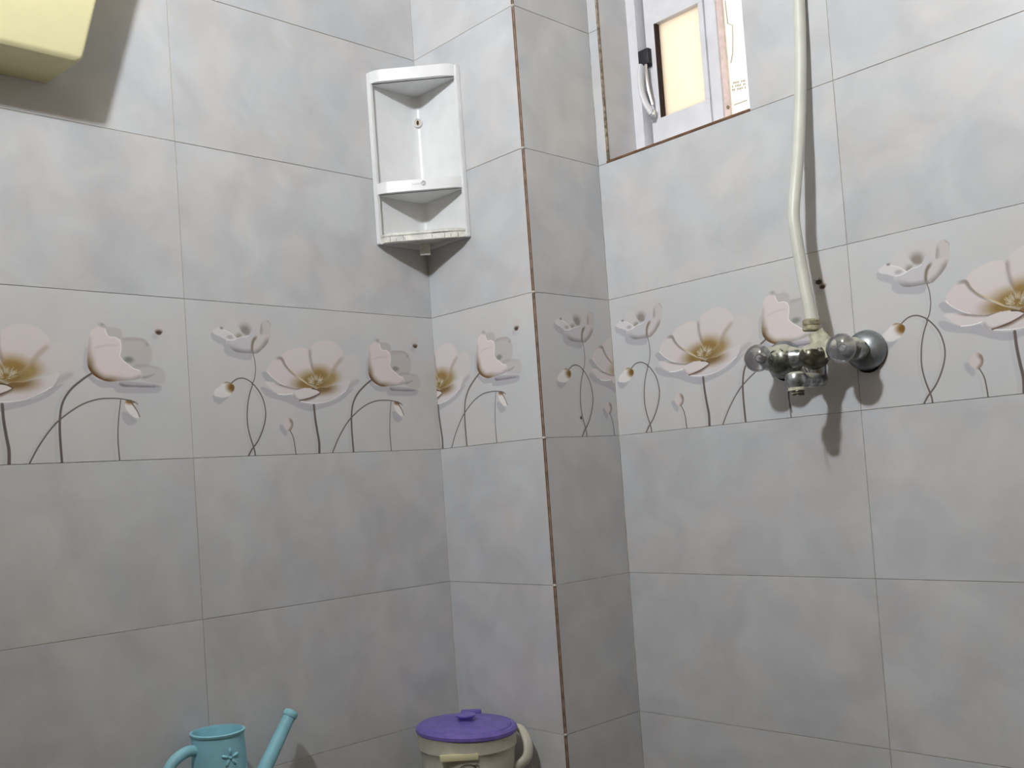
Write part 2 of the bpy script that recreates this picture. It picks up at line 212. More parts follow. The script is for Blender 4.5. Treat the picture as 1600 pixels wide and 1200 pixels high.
def tile_mat(name, printed=False, tint=(1, 1, 1)):
    m = bpy.data.materials.new(name); m.use_nodes = True; nt = m.node_tree; N = nt.nodes; L = nt.links; b = N['Principled BSDF']
    tc = N.new('ShaderNodeTexCoord'); oi = N.new('ShaderNodeObjectInfo')
    add = N.new('ShaderNodeVectorMath'); add.operation = 'MULTIPLY_ADD'
    comb = N.new('ShaderNodeCombineXYZ')
    for k in range(3): L.new(oi.outputs['Random'], comb.inputs[k])
    L.new(comb.outputs[0], add.inputs[0]); add.inputs[1].default_value = (37, 61, 23); L.new(tc.outputs['Object'], add.inputs[2])
    n1 = N.new('ShaderNodeTexNoise'); n1.inputs['Scale'].default_value = 6.0; n1.inputs['Detail'].default_value = 5; n1.inputs['Roughness'].default_value = .55
    n2 = N.new('ShaderNodeTexNoise'); n2.inputs['Scale'].default_value = 10; n2.inputs['Detail'].default_value = 6; n2.inputs['Distortion'].default_value = .5
    L.new(add.outputs[0], n1.inputs['Vector'])
    off = N.new('ShaderNodeVectorMath'); off.inputs[1].default_value = (5.2, 9.1, 3.3); L.new(add.outputs[0], off.inputs[0]); L.new(off.outputs[0], n2.inputs['Vector'])
    r1 = N.new('ShaderNodeValToRGB'); e = r1.color_ramp.elements
    e[0].position = .40; e[0].color = lin([c * t for c, t in zip((206, 205, 206), tint)]); e[1].position = .60; e[1].color = lin([c * t for c, t in zip((201, 204, 208), tint)])
    r2 = N.new('ShaderNodeValToRGB'); e = r2.color_ramp.elements
    e[0].position = .30; e[0].color = (.88, .88, .885, 1); e[1].position = .66; e[1].color = (1.04, 1.035, 1.03, 1)
    L.new(n1.outputs['Fac'], r1.inputs['Fac']); L.new(n2.outputs['Fac'], r2.inputs['Fac'])
    mul = N.new('ShaderNodeMix'); mul.data_type = 'RGBA'; mul.blend_type = 'MULTIPLY'; mul.inputs['Factor'].default_value = 1.0 if not printed else .45
    L.new(r1.outputs['Color'], mul.inputs['A']); L.new(r2.outputs['Color'], mul.inputs['B'])
    out = mul.outputs['Result']
    if printed:
        uv = N.new('ShaderNodeUVMap'); tx = N.new('ShaderNodeTexImage'); tx.image = img; tx.interpolation = 'Cubic'; tx.extension = 'EXTEND'
        L.new(uv.outputs[0], tx.inputs[0]); mx = N.new('ShaderNodeMix'); mx.data_type = 'RGBA'
        br = N.new('ShaderNodeMix'); br.data_type = 'RGBA'; br.blend_type = 'MIX'; br.inputs['Factor'].default_value = .14; br.inputs['B'].default_value = lin((231, 229, 226)); L.new(out, br.inputs['A'])
        L.new(tx.outputs['Alpha'], mx.inputs['Factor']); L.new(br.outputs['Result'], mx.inputs['A']); L.new(tx.outputs['Color'], mx.inputs['B']); out = mx.outputs['Result']
    oc = N.new('ShaderNodeMix'); oc.data_type = 'RGBA'; oc.blend_type = 'MULTIPLY'; oc.inputs['Factor'].default_value = 1
    L.new(out, oc.inputs['A']); L.new(oi.outputs['Color'], oc.inputs['B']); out = oc.outputs['Result']
    L.new(out, b.inputs['Base Color']); b.inputs['Roughness'].default_value = .34; b.inputs['Specular IOR Level'].default_value = .35
    n3 = N.new('ShaderNodeTexNoise'); n3.inputs['Scale'].default_value = 90; L.new(tc.outputs['Object'], n3.inputs['Vector'])
    bp = N.new('ShaderNodeBump'); bp.inputs['Strength'].default_value = .06; bp.inputs['Distance'].default_value = .001
    L.new(n3.outputs['Fac'], bp.inputs['Height']); L.new(bp.outputs['Normal'], b.inputs['Normal'])
    return m
M_TILE = tile_mat('grey_mottled_tile'); M_PRINT = tile_mat('poppy_print_tile', True)
M_BISQUE = mat('tile_bisque', (205, 188, 165), .8, noise=.12, nscale=120)
M_GROUT = mat('grout', (186, 181, 175), .9, noise=.25, nscale=60)
M_MORTAR = mat('brown_mortar', (122, 90, 66), .95, noise=.16, nscale=60, bump=.6, bscale=300)
M_WGROUT = mat('white_grout', (205, 198, 188), .9, noise=.1, nscale=100)
M_WHITE = mat('white_paint', (215, 215, 214), .7, noise=.03, nscale=8)
M_FLOOR = mat('floor_tile', (92, 86, 80), .4, noise=.15, nscale=12)

# ------------------------------------------------------------------ room shell
W_, D_ = 0.3198, 0.2412        # pillar width and depth
Z0, Z1 = -0.9, 1.5
XR, YR = 2.30, -1.60
TA, TD = 0.6154, 0.577         # tile lengths
B_ = 0.8657
G = 0.00045; TH = 0.008

def wall(name, lo, hi, m=M_GROUT):
    bm = bmesh.new(); box(bm, lo, hi); return tag(obj(name, bm, m), kind='structure')
wall_left = wall('wall_left', (-.11, YR, Z0), (-.0012, .25, Z1))
wall_pillar = wall('wall_pillar', (.0, .0012, Z0), (W_ - .0012, .36, Z1), [M_GROUT])
# right-hand wall with the window opening, joined from four blocks
WX0, WX1, WZ0, WZ1 = .349, .697, .606, 1.2
bm = bmesh.new(); y0, y1 = D_ + .0012, D_ + .20
box(bm, (W_ - .05, y0, Z0), (XR, y1, WZ0 - .006)); box(bm, (W_ - .05, y0, WZ1), (XR, y1, Z1))
box(bm, (W_ - .05, y0, WZ0 - .006), (WX0 - .006, y1, WZ1)); box(bm, (WX1, y0, WZ0 - .006), (XR, y1, WZ1))
wall_right = tag(obj('wall_right', bm, M_GROUT), kind='structure')
M_PAINT = mat('warm_wall_paint', (156, 140, 118), .8, noise=.06, nscale=5)
wall_near = wall('wall_near', (-.11, YR - .1, Z0), (XR + .1, YR, Z1), M_PAINT)
wall_far = wall('wall_side', (XR, YR, Z0), (XR + .1, D_ + .2, Z1), M_PAINT)
wall('floor', (-.11, YR - .1, Z0 - .1), (XR + .1, D_ + .2, Z0), M_FLOOR)
wall('ceiling', (-.11, YR - .1, Z1), (XR + .1, D_ + .2, Z1 + .1), mat('ceiling_paint', (205, 196, 180), .9, noise=.04, nscale=4))

rt_ = random.Random(3)
def tile(parent, plane, c0, c1, z0, z1, u0=0, u1=1, printed=False, tone=1.0):
    """plane 'A': x=0 facing +x, c is y; 'B': y=0 facing -y, c is x; 'C': x=W_, c is y; 'D': y=D_, c is x"""
    pr = rt_.uniform(-.0002, .0003); vs = []
    q = .0004
    a, b, lo, hi = c0 + G, c1 - G, z0 + G, z1 - G
    ring = []
    for off, dep in ((0, TH), (0, q), (q, 0)):
        ring.append([(a + off, lo + off, dep), (b - off, lo + off, dep), (b - off, hi - off, dep), (a + off, hi - off, dep)])
    def P(c, z, dep):
        dep = dep - pr
        return {'A': (-dep, c, z), 'B': (c, dep, z), 'C': (W_ - dep, c, z), 'D': (c, D_ + dep, z)}[plane]
    cc = P((c0 + c1) / 2, (z0 + z1) / 2, 0)
    verts = [tuple(Vector(P(*p)) - Vector(cc)) for r in ring for p in r]
    faces = [(8, 9, 10, 11)]
    for s in (0, 4):
        for k in range(4): faces.append((s + k, s + (k + 1) % 4, s + 4 + (k + 1) % 4, s + 4 + k))
    me = bpy.data.meshes.new('tile'); me.from_pydata(verts, [], faces)
    me.materials.append(M_PRINT if printed else M_TILE); me.materials.append(M_BISQUE)
    uvl = me.uv_layers.new(name='UVMap')
    for p in me.polygons:
        p.material_index = 1 if 1 <= p.index <= 4 else 0
        for li in p.loop_indices:
            vi = me.loops[li].vertex_index; c, z, _ = ring[vi // 4][vi % 4]
            uvl.data[li].uv = (u0 + (u1 - u0) * (c - c0) / (c1 - c0), (z - z0) / (z1 - z0))
    bm = bmesh.new(); bm.from_mesh(me); bmesh.ops.recalc_face_normals(bm, faces=bm.faces)
    f0 = max(bm.faces, key=lambda f: f.calc_area())
    nrm = {'A': Vector((1, 0, 0)), 'B': Vector((0, -1, 0)), 'C': Vector((1, 0, 0)), 'D': Vector((0, -1, 0))}[plane]
    if f0.normal.dot(nrm) < 0: bmesh.ops.reverse_faces(bm, faces=bm.faces)
    bm.to_mesh(me); bm.free()
    o = bpy.data.objects.new('tile', me); COL.objects.link(o); o.parent = parent; o.location = cc
    t_ = tone * rt_.uniform(.985, 1.015); o.color = (t_, t_, t_, 1)
    if printed: o['label'] = 'tile printed with white poppies'
    return o
H3 = .3
for k in range(-3, 5):
    z0, z1 = k * H3, (k + 1) * H3; pr = (k == 0)
    # left wall, columns going away from the corner
    for i in range(4):
        c1 = -i * TA - (.0 if i else 0); c0 = max(-(i + 1) * TA, YR)
        if c0 < c1: tile(wall_left, 'A', c0, c1, z0, z1, 1 - (c1 - c0) / TA, 1, pr)
    tile(wall_pillar, 'B', TH * 0, W_ - .0042, z0, z1, .446, .446 + W_ / TD, pr)
    tile(wall_pillar, 'C', .0036, D_, z0, z1, 0, D_ / TA, pr)
    cols = [(W_, B_, .0635 if 1 else 0, 1.0), (B_, B_ + TD, 0, 1), (B_ + TD, B_ + 2 * TD, 0, 1), (B_ + 2 * TD, XR, 0, (XR - B_ - 2 * TD) / TD)]
    for (c0, c1, u0, u1) in cols:
        if c0 == W_ and k in (2, 3):
            tile(wall_right, 'D', c0, WX0 - .004, z0 + (.0 if k == 2 else 0), z1, 0, .05)
            tile(wall_right, 'D', WX1, c1, z0, z1, .6, 1)
        else: tile(wall_right, 'D', c0, c1, z0, z1, u0, u1, pr, .94 if (k < 0 and c0 == W_) else 1)

# mitred pillar edge: brown mortar between the cut tile ends, dabs of grout at the joints
bm = bmesh.new(); prism(bm, [(W_ - .0075, .0006), (W_ - .0030, -.0001), (W_ + .0001, .0034), (W_ - .0006, .0075), (W_ - .0075, .0075)], Z0, Z1)
tr = tag(obj('trim_1', bm, M_MORTAR), kind='structure')
for k in range(-2, 5):
    bm = bmesh.new(); bmesh.ops.create_icosphere(bm, subdivisions=2, radius=.0042)
    for v in bm.verts: v.co.z *= .75; v.co *= 1 + .15 * math.sin(v.co.x * 2000 + k)
    o = obj('grout_dab', bm, M_WGROUT, tr, True); o.location = (W_ - .0024, .0024, k * H3)
# slim grout lines down the inside corners
for nm, x, y in (('trim_2', .0, .0), ('trim_3', W_, D_)):
    bm = bmesh.new(); prism(bm, [(x - .001, y + .001), (x - .001, y - .0008), (x + .0004, y - .0009), (x + .0010, y - .0003), (x + .0010, y + .001)], Z0, Z1)
    tag(obj(nm, bm, mat('pale_corner_grout', (186, 180, 174), .9, noise=.1) if nm == 'trim_2' else mat('corner_grout', (172, 166, 148), .9, noise=.25, nscale=30)), kind='structure')

# ------------------------------------------------------------------ window
M_ALU = mat('white_window_paint', (232, 232, 237), .45, noise=.03, nscale=20)
M_ALUG = mat('grey_window_channel', (150, 150, 150), .5)
M_BLACK = mat('black_plastic', (40, 38, 42), .5)
M_GAP_SHADE = mat('painted_gap_shade', (44, 28, 24), .8)
M_CHROME0 = mat('chrome_handle', (205, 205, 205), .25, .8)
win = tag(empty('window_1', (WX0, .345, WZ0)), kind='structure')
def wpart(name, boxes, m, parent=win, bev=.0008):
    bm = bmesh.new()
    for lo, hi in boxes: box(bm, Vector(lo) - Vector((WX0, .345, WZ0)), Vector(hi) - Vector((WX0, .345, WZ0)), bev)
    return obj(name, bm, m, parent)
TOP = 1.18
# tiled jamb and edges of the opening
wpart('jamb_tile', [((WX0 - .006, D_ - .0005, WZ0 - .004), (WX0, .347, WZ1))], M_TILE)
wpart('mortar_edge', [((WX0 - .0045, D_ - .0012, WZ0 - .006), (WX0 + .001, D_ + .004, WZ1))], mat('grey_brown_mortar', (150, 136, 118), .95, noise=.3, nscale=120, bump=.6))
wpart('sill_edge', [((WX0 - .006, D_ - .0014, WZ0 - .0065), (WX1, D_ + .02, WZ0 - .001))], M_MORTAR)
wpart('sill', [((WX0 - .006, D_ + .02, WZ0 - .006), (WX1, .43, WZ0 - .002))], M_TILE)
wpart('frame', [((WX0, .345, WZ0), (WX0 + .024, .40, TOP)), ((WX0, .352, WZ0 - .002), (WX1, .40, WZ0 + .012)), ((WX0, .345, TOP - .03), (WX1, .40, TOP)), ((WX1 - .022, .345, WZ0), (WX1, .40, TOP))], M_ALU)
wpart('side_channel', [((WX0 + .024, .372, WZ0), (WX0 + .036, .40, TOP - .03))], M_ALUG)
# sliding sash with its own frame and pane
sx0, sx1, sz0, PB, PT = .382, .540, .616, .702, .915
sash = wpart('sash', [((sx0, .366, sz0), (.408, .384, TOP - .04)), ((.400, .358, sz0), (.412, .384, TOP - .04)),
                      ((.412, .3565, sz0), (sx1, .384, PB)), ((.412, .3565, PT), (sx1, .384, TOP - .04)), ((.528, .3565, PB), (sx1, .384, PT))], M_ALU)
wpart('gap_shade_strip', [((.412, .3580, PB), (.4175, .382, PT))], M_GAP_SHADE, sash, 0)  # dark strip painting in the shadowed glazing gap left of the pane
GL = bpy.data.materials.new('obscured_glass'); GL.use_nodes = True; nt = GL.node_tree
for n in list(nt.nodes): 
    if n.type != 'OUTPUT_MATERIAL': nt.nodes.remove(n)
outn = nt.nodes['Material Output']; tl = nt.nodes.new('ShaderNodeBsdfTranslucent'); tl.inputs[0].default_value = lin((240, 232, 222))
gls = nt.nodes.new('ShaderNodeBsdfGlossy'); gls.inputs['Roughness'].default_value = .2; mxs = nt.nodes.new('ShaderNodeMixShader'); mxs.inputs[0].default_value = .05
nt.links.new(tl.outputs[0], mxs.inputs[1]); nt.links.new(gls.outputs[0], mxs.inputs[2]); nt.links.new(mxs.outputs[0], outn.inputs[0])
wpart('pane', [((.4175, .370, PB), (.528, .374, PT))], GL, sash, 0)
# black clip and curved lever handle on the sash
def wobj(name, bm, m, parent): 
    bmesh.ops.translate(bm, verts=bm.verts, vec=-Vector((WX0, .345, WZ0))); return obj(name, bm, m, parent, angle=.6)
bm = bmesh.new(); box(bm, (.368, .346, .829), (.400, .368, .866), .004, 2); clip_o = wobj('latch', bm, M_BLACK, sash)
bm = bmesh.new(); P = smooth_path([(.377, .352, .830), (.378, .343, .806), (.381, .338, .770), (.387, .341, .740), (.396, .350, .715)])
tube(bm, P, [.009, .0125, .0125, .0115, .011, .009], 12, flat=.55) if False else tube(bm, P, [.0105] * len(P), 12, flat=.6); wobj('handle', bm, M_ALU, sash)
bm = bmesh.new(); P = smooth_path([(.391, .347, .828), (.393, .343, .80), (.396, .342, .77), (.400, .348, .733)]); tube(bm, P, .0035, 8); wobj('handle_rim', bm, M_CHROME0, sash)
bm = bmesh.new(); box(bm, (.390, .343, .706), (.407, .352, .721), .002, 2); wobj('handle_tip', bm, M_CHROME0, sash)
# interlock stile, pink strip put in for the surface beyond, film covered second sash
wpart('interlock', [((.5405, .362, WZ0 + .006), (.5430, .385, TOP - .03)), ((.545, .358, WZ0 + .006), (.568, .385, TOP - .03))], M_ALU)
wpart('pink_strip', [((.568, .364, WZ0 + .006), (.580, .383, TOP - .03))], mat('pale_pink', (236, 214, 206), .9, noise=.06, nscale=60))
FM = bpy.data.materials.new('white_film'); FM.use_nodes = True; nt = FM.node_tree
for n in list(nt.nodes):
    if n.type != 'OUTPUT_MATERIAL': nt.nodes.remove(n)
outn = nt.nodes['Material Output']; tl = nt.nodes.new('ShaderNodeBsdfTranslucent'); tl.inputs[0].default_value = (.98, .98, .96, 1)
df = nt.nodes.new('ShaderNodeBsdfDiffuse'); df.inputs[0].default_value = (.9, .9, .88, 1); mxs = nt.nodes.new('ShaderNodeMixShader'); mxs.inputs[0].default_value = .15
nt.links.new(tl.outputs[0], mxs.inputs[1]); nt.links.new(df.outputs[0], mxs.inputs[2]); nt.links.new(mxs.outputs[0], outn.inputs[0])
film = wpart('film_covered_pane', [((.580, .372, WZ0 + .012), (WX1, .3735, TOP - .03))], FM, win, 0)
M_INK = mat('faded_ink', (172, 158, 132), .8); M_TEAR = mat('torn_film_edge', (150, 130, 108), .8)
MK = bmesh.new()
for r in range(3):
    for c in range(9):
        if (r * 7 + c * 3) % 5 == 0: continue
        x = .5860 + c * .0036; z = .7200 - r * .0072 - c * .0006; box(MK, (x, .3712, z), (x + .0022, .3718, z + .0042))
box(MK, (.587, .3712, .6745), (.618, .3718, .6762)); wpo = wobj('print_on_film', MK, M_INK, film)
wpo['label'] = 'rows of faded illegible print'
bm = bmesh.new(); tube(bm, [(.586, .371, .90), (.588, .371, .850), (.599, .3708, .842), (.5975, .3708, .82), (.594, .371, .785), (.588, .371, .765)], .0009, 6); wobj('film_tear', bm, M_TEAR, film)
bm = bmesh.new(); lathe(bm, [(0, -.002), (.003, -.001), (.0035, .003), (0, .0035)], (.578, .3635, .672), (0, -1, 0), 12); wobj('screw', bm, M_TEAR, win)
# lit wall of the light well outside
wall('wall_outside', (-2.0, 2.2, -2.0), (4.0, 2.3, 3.0), mat('outside_render', (236, 226, 208), .9, noise=.04, nscale=3))

# ------------------------------------------------------------------ lamp on the near wall (behind the camera)
lamp = tag(empty('wall_lamp', (LAMP.x, YR, LAMP.z)), 'round flat white wall lamp behind the viewpoint, facing the window wall', 'lamp')
ML = mat('lit_diffuser', (255, 255, 255), .5, emis=(245, 250, 255), es=LAMP_STRENGTH)
bm = bmesh.new(); lathe(bm, [(LAMP_R, .040), (LAMP_R * .97, .048), (LAMP_R * .8, .055), (LAMP_R * .45, .059), (0, .060)], (0, 0, 0), (0, 1, 0), 32); obj('diffuser', bm, ML, lamp, smooth=True)
bm = bmesh.new(); lathe(bm, [(.075, 0), (.075, .03), (.066, .042), (.061, .042), (.061, .036), (0, .036)], (0, 0, 0), (0, 1, 0), 32); obj('lamp_base', bm, M_WHITE, lamp, angle=.6)

# ------------------------------------------------------------------ cream tank on the left wall
M_CREAM = mat('cream_plastic', (233, 227, 180), .45, noise=.015, nscale=14)
tank = tag(empty('wall_tank', (0, -.99, .66)), 'cream plastic wall tank with rounded corners, cut off by the top left frame edge', 'tank')
def tank_mesh(bm, z0, z1, grow, x0=.0005):
    rings = []
    for t, ins in ((0, .005), (.012, .0015), (.03, 0), (.5, 0), (1, 0)):
        z = z0 + (z1 - z0) * t; yR = -.826 + .27 * (z - .67) - ins; yL = -1.155 - .27 * (z - .67) + ins; xf = .100 + .03 * (z - .67) - ins
        pts = rounded([(x0, yR - .021), (xf, yR + .0), (xf, yL), (x0, yL + .021)], [0, .009, .009, 0], 5)
        rings.append([bm.verts.new((x, y + .99, z - .66 - (0 if t else 0) + (-.009 * (1 - x / .1) if t == 0 else 0))) for x, y in pts])
    n = len(rings[0])
    for a, b in zip(rings, rings[1:]):
        for k in range(n): bm.faces.new((a[k], a[(k + 1) % n], b[(k + 1) % n], b[k]))
    bm.faces.new(list(reversed(rings[0]))); bm.faces.new(rings[-1])
bm = bmesh.new(); tank_mesh(bm, .668, .985, 0); obj('tank_body', bm, M_CREAM, tank, angle=.7)
bm = bmesh.new(); box(bm, (.0005, -.275, .325), (.122, .27, .35), .006, 2); obj('tank_lid', bm, M_CREAM, tank, angle=.6)

# ------------------------------------------------------------------ corner shelf
M_WP = mat('white_plastic', (232, 233, 234), .28, noise=.02, nscale=25, sss=.0)
M_WPD = mat('white_plastic_worn', (226, 225, 218), .4, noise=.10, nscale=60)
SB, ST = .4535, .836
shelf = tag(empty('corner_shelf', (0, 0, SB)), 'white plastic two-tier corner shelf hung where the tiled walls meet', 'shelf')
SL = .1455
def sh(name, bm, m, **k):
    bmesh.ops.translate(bm, verts=bm.verts, vec=(0, 0, -SB)); return obj(name, bm, m, shelf, **k)
# back shell: L shaped with a filleted inner corner
def shell_outline(inner_r):
    outer = [(.001, -SL), (.001, -.001), (SL + .003, -.001), (SL + .003, -.0035)]
    inner = []
    c = (.0035 + inner_r, -.0035 - inner_r)
    for j in range(9):
        a = math.pi / 2 + j * math.pi / 16; inner.append((c[0] + inner_r * math.cos(a), c[1] + inner_r * math.sin(a)))
    return outer + inner + [(.0035, -SL)]
bm = bmesh.new(); prism(bm, shell_outline(.022), SB + .001, ST - .001); sh('back_panel', bm, M_WP, angle=.5)
# outer vertical rims
for pts in ([(.001, -SL - .0005), (.0125, -SL - .0005), (.0125, -SL + .008), (.001, -SL + .008)], [(SL + .0035, -.001), (SL + .0035, -.0125), (SL - .005, -.0125), (SL - .005, -.001)]):
    bm = bmesh.new(); prism(bm, pts, SB, ST); bmesh.ops.bevel(bm, geom=bm.edges[:], offset=.0012, segments=2, affect='EDGES'); sh('side_rim', bm, M_WP, angle=.6)
def tier_outline(ins=0):
    s = SL - .001
    A0 = (.004 + ins * .3, -.004 - ins * .3)
    pts = [A0, (.004 + ins * .3, -s + ins), (.024, -s + ins * 1.0), (s + 0 - ins, -.024), (s + .002 - ins, -.004 - ins * .3)]
    return rounded(pts, [.02, .004, .022, .022, .004], 6)
def tier(zb, zt, name, m, worn=False):
    bm = bmesh.new(); o1 = tier_outline(0); o2 = tier_outline(.003)
    lo = [bm.verts.new((x, y, zb)) for x, y in o1]; hi = [bm.verts.new((x, y, zt)) for x, y in o1]
    ih = [bm.verts.new((x, y, zt)) for x, y in o2]; il = [bm.verts.new((x, y, zb + .003)) for x, y in o2]; n = len(lo)
    for R, T_ in ((lo, hi), (hi, ih), (ih, il)):
        for k in range(n): bm.faces.new((R[k], R[(k + 1) % n], T_[(k + 1) % n], T_[k]))
    bm.faces.new(list(reversed(lo))); bm.faces.new(il)
    if worn:
        for v in bm.verts:
            if abs(v.co.z - zb) < 1e-5: v.co.z += .0022 * math.sin(v.co.x * 310) * math.sin(v.co.x * 97)
    return sh(name, bm, m, angle=.5)
tier(.8105, .8365, 'top_tier', M_WP)
mt = tier(.5625, .5865, 'middle_tier', M_WP)
bm = bmesh.new(); prism(bm, tier_outline(0), .4650, .4680); bt = sh('bottom_tier', bm, M_WPD, angle=.5)
bm = bmesh.new(); oa = tier_outline(0)[7:]; ob = tier_outline(.003)[7:]; lo = []; prism(bm, oa + ob[::-1], .4535, .4725)
for v in bm.verts:
    if v.co.z < .46: v.co.z += .0016 * math.sin(v.co.x * 310) * math.sin(v.co.x * 97)
    else: v.co.z += .0012 * math.sin(v.co.x * 190 + 1)
o = sh('lip', bm, M_WPD, angle=.5); o.parent = bt
# chips and cracks in the worn bottom lip
for t, hgt in ((.08, .011), (.16, .007), (.25, .012), (.27, .006), (.62, .008), (.78, .010), (.86, .007), (.95, .009)):
    x = .024 + t * (SL - .025); y = -SL + .001 + (t) * (SL - .025); n_ = Vector((1, -1, 0)).normalized()
    p = Vector((x, y, .4545)) + n_ * .0003; bm = bmesh.new(); tube(bm, [p, p + Vector((.0008, .0004, hgt * .5)), p + Vector((-.0003, 0, hgt))], .0005, 5); sh('crack', bm, mat('dirt_line', (140, 132, 118), .9) if t == .08 else bpy.data.materials['dirt_line'])
# hanging tab under the bottom tier
bm = bmesh.new(); c = Vector((.050, -.050, .446)); vs = box(bm, (-.0115, -.004, -.016), (.0115, .004, .009), .0015, 2)
bmesh.ops.rotate(bm, verts=bm.verts, cent=(0, 0, 0), matrix=Matrix.Rotation(math.radians(45), 3, 'Z')); bmesh.ops.translate(bm, verts=bm.verts, vec=c); sh('hanging_tab', bm, M_WPD, angle=.6)
# screw boss in the fillet
d = Vector((1, -1, 0)).normalized(); pc = Vector((.0125, -.0125, .7475))
bm = bmesh.new(); lathe(bm, [(.0065, 0), (.0085, .002), (.0095, .0026), (.0105, .0016), (.011, -.004)], pc, d, 24, cap=False); sh('screw_recess', bm, M_WP, angle=.8)
bm = bmesh.new(); lathe(bm, [(.0068, -.001), (.0068, .0012), (0, .0014)], pc, d, 20); sh('washer', bm, mat('cream_washer', (214, 200, 182), .6), angle=.8)
bm = bmesh.new(); lathe(bm, [(.0030, .0010), (.0028, .0022), (0, .0026)], pc, d, 14, sx=1, sy=1)
for v in bm.verts: v.co.z = pc.z + (v.co.z - pc.z) * 1.9
sh('screw', bm, mat('rusty_screw', (72, 42, 26), .7, .2, noise=.3, nscale=300), angle=.8)
# small round emblem with worn lettering on the middle lip
ec = Vector((.0895, -.0800, .5745)); fe = Vector((SL - .025 - 0, SL - .025, 0)).normalized()
on = Vector(((.024 + SL) / 2, -(.024 + SL) / 2, 0)); 
ec = Vector((on.x, on.y, .577)) + fe * .010 + d * .0004
bm = bmesh.new(); ring = [ec + fe * (.0048 * math.cos(a * math.pi / 8)) + Vector((0, 0, .0048 * math.sin(a * math.pi / 8))) for a in range(17)]; tube(bm, ring, .0005, 5, False)
tube(bm, [ec + Vector((0, 0, -.003)), ec + fe * .0026 + Vector((0, 0, .001)), ec + Vector((0, 0, .003)), ec - fe * .0026 + Vector((0, 0, .001)), ec + Vector((0, 0, -.003))], .0005, 5, False)
for k in range(5):
    q = ec - fe * (.0085 + k * .0042) ; tube(bm, [q + Vector((0, 0, -.0022)), q + fe * .0012 + Vector((0, 0, .0016)), q + fe * .0024 + Vector((0, 0, -.0022))], .0003, 4)
eo = sh('emblem', bm, mat('faint_emboss', (196, 194, 186), .5)); eo['label'] = 'small round embossed emblem with worn lettering'

# ------------------------------------------------------------------ shower mixer
M_CHR = mat('dull_chrome', (150, 155, 158), .28, .85, noise=.18, nscale=60, bump=.15, bscale=120)
M_DOME = mat('grey_chrome', (152, 158, 162), .42, .75, noise=.15, nscale=50)
M_OLIVE = mat('tarnished_chrome', (104, 100, 84), .3, .7, noise=.35, nscale=90)
M_OLIVE2 = mat('worn_chrome_body', (122, 124, 114), .28, .85, noise=.4, nscale=55)
def scaled_metal(name, metal_col, thr):
    m = mat(name, metal_col, .33, .75, noise=.35, nscale=70); nt = m.node_tree; N = nt.nodes; L = nt.links; b = N['Principled BSDF']; src = b.inputs['Base Color'].links[0].from_socket
    ge = N.new('ShaderNodeNewGeometry'); sp_ = N.new('ShaderNodeSeparateXYZ'); L.new(ge.outputs['Normal'], sp_.inputs[0])
    tc = N.new('ShaderNodeTexCoord'); nz = N.new('ShaderNodeTexNoise'); nz.inputs['Scale'].default_value = 110; nz.inputs['Detail'].default_value = 3; L.new(tc.outputs['Object'], nz.inputs['Vector'])
    ad = N.new('ShaderNodeMath'); ad.operation = 'MULTIPLY_ADD'; ad.inputs[1].default_value = 1.7; L.new(nz.outputs['Fac'], ad.inputs[0]); L.new(sp_.outputs['Z'], ad.inputs[2])
    r = N.new('ShaderNodeMapRange'); r.inputs['From Min'].default_value = thr; r.inputs['From Max'].default_value = thr + .18; L.new(ad.outputs[0], r.inputs['Value'])
    mx_ = N.new('ShaderNodeMix'); mx_.data_type = 'RGBA'; L.new(r.outputs[0], mx_.inputs['Factor']); L.new(src, mx_.inputs['A']); mx_.inputs['B'].default_value = lin((190, 190, 172)); L.new(mx_.outputs['Result'], b.inputs['Base Color'])
    mm = N.new('ShaderNodeMath'); mm.operation = 'MULTIPLY_ADD'; mm.inputs[1].default_value = -.65; mm.inputs[2].default_value = .75; L.new(r.outputs[0], mm.inputs[0]); L.new(mm.outputs[0], b.inputs['Metallic'])
    return m
M_OLIVE2 = scaled_metal('limescaled_chrome', (112, 114, 106), 1.12)
M_OLIVE = scaled_metal('tarnished_limescaled_chrome', (100, 97, 84), 1.25)
M_CHR = scaled_metal('dull_limescaled_chrome', (160, 164, 165), 1.30)
M_SCALE = mat('limescale_cream', (206, 203, 180), .6, noise=.15, nscale=90, bump=.3)
M_ACR = mat('clear_acrylic', (244, 244, 252), .04, 0, trans=.93, ior=1.42, coat=1)
M_ACR.node_tree.nodes['Principled BSDF'].inputs['Coat Roughness'].default_value = .13
M_HOSE = mat('white_plastic_pipe', (216, 217, 206), .35, noise=.03, nscale=20)
mx = tag(empty('shower_mixer', (.82, D_, .085)), 'tarnished chrome shower mixer with two clear round knobs, on the poppy tiles', 'tap')
def mo(name, bm, m, parent=None, **k):
    bmesh.ops.translate(bm, verts=bm.verts, vec=-Vector((.82, D_, .085))); o = obj(name, bm, m, parent or mx, **k); return o
XL, XRR, ZL, ZR = .729, .887, .110, .105
YB = .172
